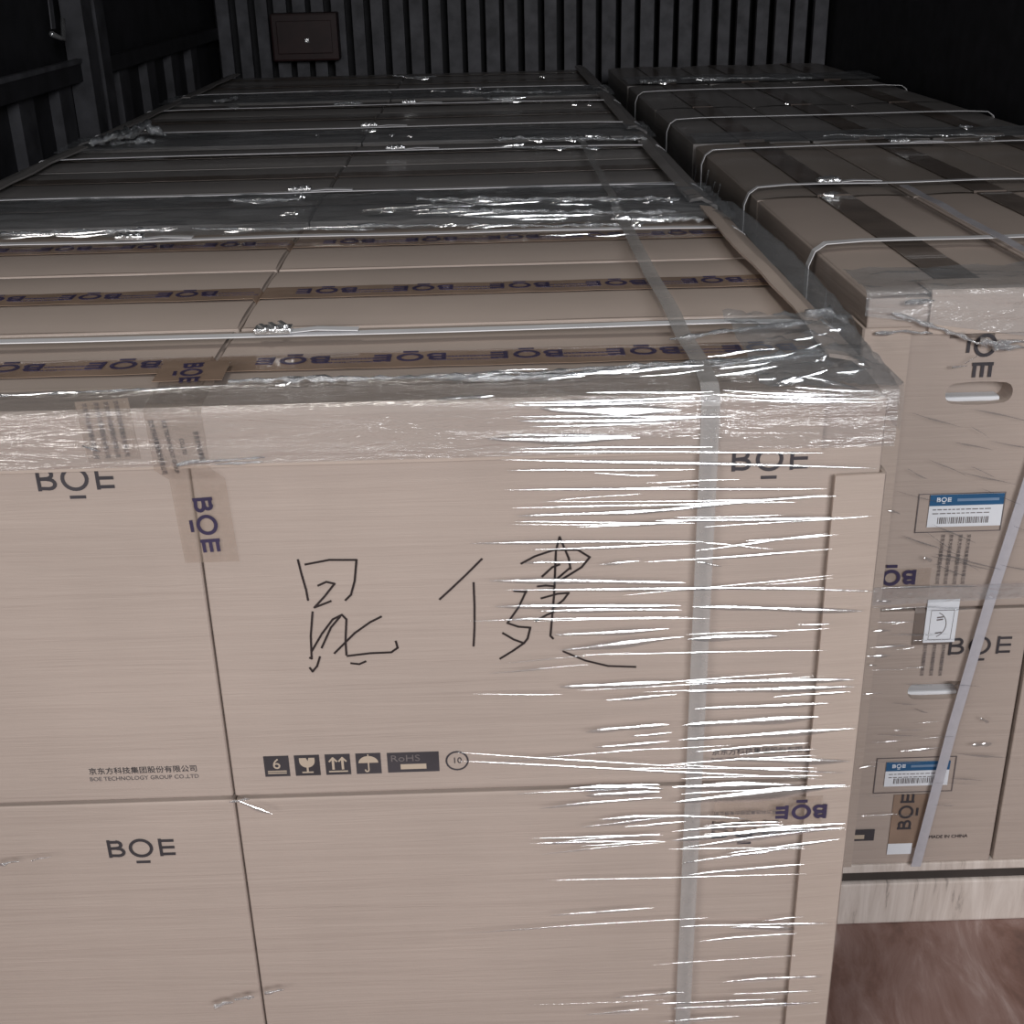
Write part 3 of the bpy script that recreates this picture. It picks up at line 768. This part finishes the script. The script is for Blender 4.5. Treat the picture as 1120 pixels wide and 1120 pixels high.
T = FRONT(*on_y(850, 890, 1.1857)); b = MB(); b.box((-0.075, -0.026, 0), (0.053, 0.024, 0.0005), TAPEC, T)
t = b.build('packing_tape'); tag(t, 'clear tape with upside-down violet logo across the right corner joint of the tiers', 'tape')
b = MB(); logo(b, 0.0175, frame(on_y(876, 888, 1.1848), (-1, 0, 0), (0, 0, -1)), PURPLE, wd=0.24)
put_text(b, '京东方科技集团股份有限公司', 0.0062, T @ Matrix.Translation((-0.035, 0.004, 0.0008)) @ Matrix.Rotation(math.pi, 4, 'Z'), INKF); b.build('tape_print', t)

# ------------------------------------------------------------------ stretch film
YW = 1.183                               # the film stands just off the boards, held out by the protectors
def crease(mb, u0, v0, u1, v1, wpx, y=YW, m=CREASE, bend=0.0):
    """A pulled crease in the film between two points of the wrapped face: a slim raised fold."""
    a = on_y(u0, v0, y); c = on_y(u1, v1, y); d = c - a; n = 14
    up_ = Vector((0, 0, 1)); up_ = (up_ - d.normalized() * up_.dot(d.normalized())).normalized()
    W = wpx * 0.00062
    ph = random.uniform(0, 6)
    vs_ = []; fs = []; kk = 8
    tl = [math.radians(q) for q in (8, 12, 16, 20, 24, 29, 36)]      # the film leans back as it passes over the fold
    for i in range(n + 1):
        s = i / n; tpr = max(0.05, math.sin(math.pi * s) ** 0.55 * (0.8 + 0.2 * math.sin(ph + 9 * s)))
        p = a + d * s + up_ * (bend * 0.0009 * math.sin(math.pi * s) + 0.0006 * math.sin(ph + 5 * s)) - up_ * (W * tpr)
        hgt = sum(math.tan(t_) for t_ in tl) / 7 * 2 * W * tpr
        q_ = p + Vector((0, -1, 0)) * hgt * 0.9; vs_.append(q_.copy())
        for t_ in tl:
            q_ = q_ + up_ * (2 * W * tpr / 7) + Vector((0, 1, 0)) * (math.tan(t_) * 2 * W * tpr / 7); vs_.append(q_.copy())
    for i in range(n):
        for q in range(kk - 1): fs.append((i*kk+q, (i+1)*kk+q, (i+1)*kk+q+1, i*kk+q+1))
    mb.add(vs_, fs, m, None, True)
def crumple(p, sc, amp, seed=0.0):
    return noise.turbulence(Vector((p[0] * sc[0] + seed, p[1] * sc[1], p[2] * sc[2])), 4, True) * amp
def rope(mb, pts, r, m=CRUMP, sides=7):
    """gathered film: a bunched irregular strand"""
    pp = []; rr = []
    for a, c in zip(pts[:-1], pts[1:]):
        a = Vector(a); c = Vector(c); n = max(2, int((c - a).length / 0.008))
        for i in range(n):
            p = a.lerp(c, i / n); pp.append(p + Vector((random.uniform(-1, 1), random.uniform(-1, 1), random.uniform(-0.3, 1))) * r * 0.5); rr.append(r * random.uniform(0.35, 1.25))
    pp.append(Vector(pts[-1])); rr.append(r * 0.3)
    mb.tube(pp, rr, m, sides, 0.35)

def fold(mb, u0, v0, u1, v1, wpx, dz=0.014, m=CREASE):
    """A fold standing up from film that lies on top of a load."""
    y_ = on_z((u0 + u1) / 2, (v0 + v1) / 2, zt + dz).y
    crease(mb, u0, v0, u1, v1, wpx * y_ / 1.2, y_, m)
film = MB()
# traced creases: u0, v0, u1, v1, width
C = [(552,443,770,439,4),(590,447,745,449,13),(560,456,800,455,3),(566,461,770,457,6),(580,466,735,463,3),(532,480,700,479,9),(545,476,690,476,3),(545,494,900,495,3),(548,502,960,512,4),(560,491,780,488,3),
 (555,515,760,513,3),(650,518,720,520,2),(552,536,905,534,3),(560,555,770,552,3),(565,565,760,556,5),(562,571,760,572,3),(630,577,770,569,3),(680,562,905,541,4),(690,553,870,549,3),(716,570,920,566,5),(770,577,955,564,2),
 (515,594,770,592,4),(580,601,760,595,3),(760,602,905,584,3),(770,594,845,600,2),(573,616,640,614,3),(655,617,700,614,3),(705,615,910,601,3),(762,615,790,619,2),
 (535,635,750,637,6),(552,645,905,643,4),(757,642,960,647,3),(541,664,745,662,6),(588,668,745,667,5),(757,664,945,668,6),(556,677,605,677,2),(870,683,910,683,2),(605,695,732,688,5),(612,711,748,697,7),(752,699,853,695,7),
 (612,752,738,746,7),(750,747,935,743,6),(660,766,740,760,4),(752,757,935,751,6),(845,763,930,756,3),(760,776,908,769,5),(640,801,732,792,6),(746,794,896,784,8),(650,818,732,811,4),(742,810,935,797,6),(760,822,884,813,3),
 (800,831,930,833,7),(500,823,760,840,2),(500,833,900,852,3),(741,837,925,846,3),(745,852,900,848,3),(690,806,735,801,3),
 (640,863,722,858,6),(620,862,725,863,9),(735,861,870,859,10),(640,871,722,866,7),(735,878,925,859,11),(590,884,725,872,4),(745,869,930,860,4),
 (655,896,760,893,6),(635,905,725,895,4),(740,892,815,896,4),(770,903,855,899,3),(680,905,750,899,3),(582,917,725,914,3),(580,922,728,921,3),(590,924,722,912,4),(735,920,925,901,10),(735,909,860,902,4),(745,927,925,905,5),(770,912,925,907,4),(635,926,720,920,3),
 (795,934,920,918,4),(795,937,840,932,3),(745,945,880,925,3),(750,958,880,945,4),(590,934,720,922,2),
 (600,1002,715,993,3),(745,1014,905,1010,4),(800,1015,870,1016,7),(760,1030,872,1021,3),(790,1074,900,1068,4),(712,1088,750,1086,4),(800,1088,890,1084,3),(715,1099,850,1093,4),(730,1104,895,1097,5),(720,1118,810,1112,4),(672,1092,720,1087,3),(640,1110,710,1104,4),
 (258,876,298,891,4)]
for u0, v0, u1, v1, wp in C: crease(film, u0, v0, u1, v1, wp)
for k in range(34):                                        # finer creases all over the wrapped face
    u = random.uniform(480, 880); v = random.uniform(520, 1120); l = random.uniform(90, 300)
    if u + l > 930 - (v - 440) * 0.09: l = 930 - (v - 440) * 0.09 - u
    if l < 30: continue
    crease(film, u, v, u + l, v - l * random.uniform(0.0, 0.10), random.uniform(0.9, 2.2))
# sheet folded over the top front edge
def free_edge(x):
    s = (x + 1.05) / 1.45
    return 1.225 + 0.03 * s + 0.055 * max(0, (x - 0.05) / 0.33) ** 1.5 + 0.014 * noise.noise((x * 6, 3.3, 0)) + 0.006 * noise.noise((x * 25, 1, 0))
def fold_sheet(u, v):
    x_ = -1.052 + u * 1.462; yf = free_edge(x_); amp = 0.004 + 0.010 * max(0, x_ / 0.4) ** 2
    if v < 0.6:
        y_ = yf + (1.1885 - yf) * v / 0.6; p = (x_, y_, 0)
        z_ = zt + 0.0062 + crumple(p, (7, 45, 1), amp) * (1 - (v / 0.6) ** 4) + (0.004 if v < 0.05 else 0)
        return (x_, y_, z_)
    s = (v - 0.6) / 0.4; z_ = zt + 0.004 - s * 0.060
    return (x_, 1.1868 - 0.002 * noise.noise((x_ * 4, z_ * 160, 1)), z_)
film.grid(fold_sheet, 120, 22, FILMF)
pts = [(x_ / 50.0, free_edge(x_ / 50.0) + 0.002, zt + 0.012) for x_ in range(-14, 19)]
rope(film, pts, 0.0036); rope(film, [(p[0] + 0.01, p[1] - 0.010, p[2]) for p in pts[12:]], 0.0030)
rope(film, [(-0.52, 1.237, zt + 0.008), (-0.30, 1.248, zt + 0.008)], 0.0014); rope(film, [(-1.0, 1.222, zt + 0.008), (-0.8, 1.228, zt + 0.008)], 0.0014)
rope(film, [(0.20, 1.36, zt + 0.013), (0.30, 1.385, zt + 0.016), (0.37, 1.395, zt + 0.018)], 0.0035)
# loose crumple over the right front corner and the bowed side
def corner_sheet(u, v):
    s = v; y_ = 1.19 + 0.235 * u
    if s < 0.55: x_ = 0.27 + 0.142 * s / 0.55; z_ = zt + 0.018 - 0.010 * max(0, s / 0.55 - 0.6)
    else: x_ = 0.412 + 0.002 * math.sin((s - 0.55) * 5); z_ = zt + 0.014 - (s - 0.55) / 0.45 * 0.055
    c_ = crumple((x_, y_, z_), (26, 30, 16), 0.013, 4.0)
    if s < 0.55: z_ += c_ - 0.012 * (1 - u)**3
    else: x_ += c_ * 0.25
    return (x_, y_, z_)
film.grid(corner_sheet, 44, 44, FILMH, True)
def side_sheet(u, v):
    y_ = 1.40 + 0.77 * u; s = v
    bow = 0.006 + 0.010 * math.sin(math.pi * u)
    if s < 0.4: x_ = 0.385 + (0.03 + bow) * s / 0.4; z_ = zt + 0.019 - 0.004 * s
    else: x_ = 0.415 + bow + 0.004 * (s - 0.4); z_ = zt + 0.017 - (s - 0.4) / 0.6 * 0.16
    c_ = crumple((x_, y_, z_), (12, 9, 12), 0.006, 9.0)
    return (x_ + (c_ if s > 0.4 else 0), y_, z_ + (c_ if s <= 0.4 else 0))
film.grid(side_sheet, 60, 26, FILMH, True)
rope(film, [(0.372, 1.425, zt + 0.020), (0.400, 1.43, zt + 0.022), (0.420, 1.425, zt + 0.008)], 0.005)
for a_ in ((430,414,480,410,3),(455,411,560,407,4),(470,416,540,411,3),(520,407,600,403,2),(580,416,640,411,4),(600,412,690,405,4),(640,408,700,402,3),(660,409,770,399,4),(690,404,760,400,3),(700,412,770,405,2),
           (780,411,850,401,5),(785,404,842,396,4),(800,398,860,388,3),(830,394,870,386,3),(800,385,852,381,3),(772,390,830,383,3),(862,418,905,404,4),(870,424,960,428,3),(880,413,935,424,3),(885,412,942,426,3),(845,422,872,412,6),(850,418,884,414,6),(828,416,850,413,3),
           (780,432,965,437,4),(790,427,930,433,3),(800,436,968,441,4),(914,408,948,404,5),(938,398,948,397,4),(898,392,912,399,5),(825,432,900,434,3),(300,422,318,418,5),(60,430,90,428,4),(0,432,60,430,2),(150,428,260,420,2),(475,438,540,432,4),(640,430,780,428,3),(560,440,760,436,4),
           (600,442,780,432,3),(890,396,905,388,4),(868,372,905,365,4),(905,362,925,358,5),(872,384,900,376,3)):
    fold(film, *a_)
# little gathered knots at the seam crossings
for (u, v, q) in ((262, 876, 0.004), (268, 1092, 0.006), (300, 1084, 0.004), (245, 1098, 0.005), (10, 944, 0.004), (45, 939, 0.002), (205, 506, 0.004)):
    p = on_y(u, v, YW - 0.002); rope(film, [p + Vector((-0.012, 0, -0.003)), p, p + Vector((0.012, 0, 0.002))], q * 0.5)
for (u0, v0, u1, v1) in ((205, 507, 290, 500), (235, 508, 288, 505), (90, 488, 110, 494)):
    rope(film, [on_y(u0, v0, YW), on_y(u1, v1, YW)], 0.0014)
f1 = film.build('stretch_film'); tag(f1, 'clear glossy stretch film creased around the front left load', 'stretch film', 'stretch film on the loads')

def ridge_film(label, y0, y1, x0, x1, amp, seed, ropes, height=0.004, m=FILM, folds=()):
    mb = MB()
    def fn(u, v):
        x_ = x0 + (x1 - x0) * u; y_ = y0 + (y1 - y0) * v + 0.014 * noise.noise((x_ * 3, v * 2, seed))
        c_ = crumple((x_, y_, 0), (4, 42, 1), amp, seed)
        return (x_, y_, zt + 0.004 + height * math.sin(math.pi * v) + c_)
    mb.grid(fn, 150, 34, m, True)
    for pts_, r in ropes: rope(mb, pts_, r)
    for a_ in folds: fold(mb, *a_)
    o = mb.build('stretch_film'); return tag(o, label, 'stretch film', 'stretch film on the loads')
def px_line(us, v, dz=0.016, dv=0.0): return [on_z(u, v + dv * i + random.uniform(-1, 1), zt + dz) for i, u in enumerate(us)]
rp = [(px_line(range(455, 750, 18), 218, 0.016), 0.004), (px_line(range(470, 755, 18), 232, 0.014), 0.005), (px_line(range(380, 700, 20), 247, 0.012), 0.0032),
      (px_line(range(0, 200, 20), 257, 0.012, -0.6), 0.004), (px_line(range(250, 345, 16), 219, 0.016), 0.0035), (px_line(range(690, 785, 16), 240, 0.012), 0.005), (px_line(range(210, 420, 20), 251, 0.012), 0.0022)]
ridge_film('crinkled shiny film ridge across the gap behind the front left load', 2.055, 2.42, -1.05, 0.412, 0.012, 2.0, rp, folds=(
    (478,219,560,218,4),(500,223,590,221,3),(598,219,650,217,4),(600,223,648,223,3),(655,217,682,217,4),(664,222,680,219,4),(703,221,715,219,4),(722,220,745,217,5),(395,230,460,227,2),(440,227,520,224,3),(450,231,600,229,4),(455,235,540,232,4),(500,236,650,234,5),(560,240,620,238,3),(510,249,560,246,3),(480,248,500,245,3),
    (640,243,655,247,4),(668,239,690,236,4),(670,239,750,238,5),(690,246,705,244,4),(720,238,752,236,6),(597,257,645,256,2),(650,258,690,256,2),(253,216,262,220,4),(255,219,300,221,3),(262,217,300,219,2),(305,235,326,233,3),(325,212,335,216,6),(0,261,60,256,3),(10,257,118,252,4),(60,258,120,256,3),(115,253,190,249,2),(165,252,195,250,2),(245,253,280,251,3),(330,250,400,248,2),(417,229,430,233,2)))
rp = [(px_line(range(540, 710, 14), 152, 0.016), 0.005), (px_line(range(560, 660, 14), 162, 0.014), 0.003),
      ([on_z(100, 158, zt + 0.02), on_z(125, 150, zt + 0.04), on_z(160, 138, zt + 0.045), on_z(178, 148, zt + 0.02)], 0.010), ([on_z(104, 155, zt + 0.02), on_z(140, 150, zt + 0.04), on_z(165, 133, zt + 0.05)], 0.008), ([on_z(120, 157, zt + 0.015), on_z(170, 154, zt + 0.02)], 0.008)]
ridge_film('crinkled film bunched at the front of the third left load', 3.11, 3.40, -1.05, 0.41, 0.010, 5.0, rp, folds=(
    (578,153,600,151,5),(618,153,636,151,4),(560,158,575,156,3),(682,151,705,148,5),(640,148,660,147,4),(645,162,655,161,4),(541,160,570,158,2),(608,163,618,162,3),(100,155,112,148,4),(118,151,135,147,4),(140,145,152,140,5),(150,141,162,138,5),(166,140,182,148,2),(345,147,350,148,3),(400,142,412,143,3),(425,147,432,147,3),(445,148,452,148,3)))
rp = [(px_line(range(495, 620, 12), 101, 0.016), 0.004), (px_line(range(530, 580, 10), 108, 0.02), 0.006), (px_line(range(365, 400, 8), 113, 0.016), 0.005), (px_line(range(235, 265, 8), 112, 0.02, -1.5), 0.008), (px_line(range(430, 480, 12), 84, 0.016), 0.004)]
ridge_film('dim crinkled film at the front of the last left load', 4.16, 4.46, -1.05, 0.41, 0.010, 8.0, rp, folds=(
    (534,107,576,106,4),(545,109,578,110,3),(505,100,525,98,4),(540,99,552,97,4),(519,95,530,96,3),(366,114,394,112,4),(248,117,262,116,5),(424,100,428,99,3),(470,99,490,98,3),(590,83,598,82,3),(625,114,632,113,3),(642,114,648,113,3),(440,84,470,86,2)))

# right load film
mb = MB()
def rtop(u, v):
    x_ = 0.487 + 0.875 * u
    if v < 0.55:
        y_ = 1.70 + 0.012 * noise.noise((x_ * 8, 0, 7)) + (1.581 - 1.70) * v / 0.55; z_ = zt + 0.005 + crumple((x_, y_, 0), (10, 50, 1), 0.009, 3.0)
    else:
        s = (v - 0.55) / 0.45; y_ = 1.577 - 0.003 * noise.noise((x_ * 6, s * 9, 5)); z_ = zt + 0.004 - s * 0.055 * (0.55 + 0.6 * min(1, u * 4))
    return (x_, y_, z_)
mb.grid(rtop, 70, 26, FILMH)
def RY(u, v): return on_y(u, v, 1.574)
rope(mb, [RY(975, 343), RY(1010, 354), RY(1045, 366), RY(1080, 380)], 0.0030)
rope(mb, [RY(1075, 374), RY(1095, 378), RY(1120, 374)], 0.006); rope(mb, [RY(1085, 382), RY(1120, 380)], 0.004)
rope(mb, [RY(958, 365), RY(985, 363), RY(1020, 365)], 0.0026); rope(mb, [RY(990, 332), RY(1022, 329)], 0.003); rope(mb, [RY(1055, 398), RY(1070, 389)], 0.0012)
rope(mb, [RY(1041, 402), RY(1058, 400)], 0.0010)
def band(u, v):
    p = RY(948 + 175 * u, 643 - 6 * u + (20 - 4 * u) * v); p.y += -0.001 + 0.002 * noise.noise((u * 20, v * 9, 1)); return tuple(p)
mb.grid(band, 40, 8, FILMH)
for u0, v0, u1, v1, wp in ((958,643,1070,641,3),(958,658,975,657,3),(960,667,1030,663,2),(960,681,990,680,2),(955,690,975,690,3),(950,708,1000,707,3),(948,718,975,717,4),(950,728,960,728,2),(985,822,1030,818,4),(1045,824,1100,829,3),(1040,851,1075,854,2),
                           (1010,610,1020,613,5),(972,558,985,562,3),(1000,775,1015,780,2),(940,840,960,838,2),(1062,816,1085,813,6),(1072,786,1082,790,5)):
    crease(mb, u0, v0, u1, v1, wp, 1.573)
for k in range(22):
    u = random.uniform(950, 1110); v = random.uniform(440, 620); crease(mb, u, v, u + random.uniform(20, 70), v + random.uniform(6, 22), random.uniform(1, 2), 1.574)
for k in range(26):
    u = random.uniform(925, 1040); v = random.uniform(660, 900); crease(mb, u, v, u + random.uniform(20, 60), v - random.uniform(-3, 4), random.uniform(0.8, 1.6), 1.574)
# crinkles hanging on the aisle side
for k in range(26):
    y_ = random.uniform(2.55, 3.0); z_ = random.uniform(0.90, 1.045)
    rope(mb, [(0.486, y_, z_), (0.4855, y_ + 0.05, z_ - 0.06)], 0.0017)
for k in range(14):
    y_ = random.uniform(1.64, 1.78); z_ = random.uniform(0.85, 0.985); rope(mb, [(0.4845, y_, z_), (0.484, y_ + 0.01, z_ + 0.05)], 0.0014)
o = mb.build('stretch_film'); tag(o, 'hazy crumpled stretch film around the front right load', 'stretch film', 'stretch film on the loads')
rp = [(px_line(range(700, 745, 8), 89, 0.016), 0.007), (px_line(range(745, 900, 16), 86, 0.012), 0.003)]
ridge_film('faint crinkled film strip on the last right load', 4.48, 4.74, 0.49, 1.36, 0.008, 12.0, rp, folds=((703,90,720,86,4),(718,90,738,88,4),(760,87,800,86,2),(858,113,864,112,3)))
rp = [(px_line([1050, 1057, 1064], 139, 0.02), 0.005), (px_line([1072, 1088], 152, 0.02), 0.005), (px_line(range(900, 1110, 20), 148, 0.012), 0.002)]
ridge_film('dim film strip across the joint of the first two right loads', 2.99, 3.17, 0.49, 1.36, 0.006, 15.0, rp, folds=((1054,140,1062,138,4),(1030,148,1040,147,3),(1074,153,1080,152,3),(1083,153,1088,153,3),(900,213,918,211,5)))
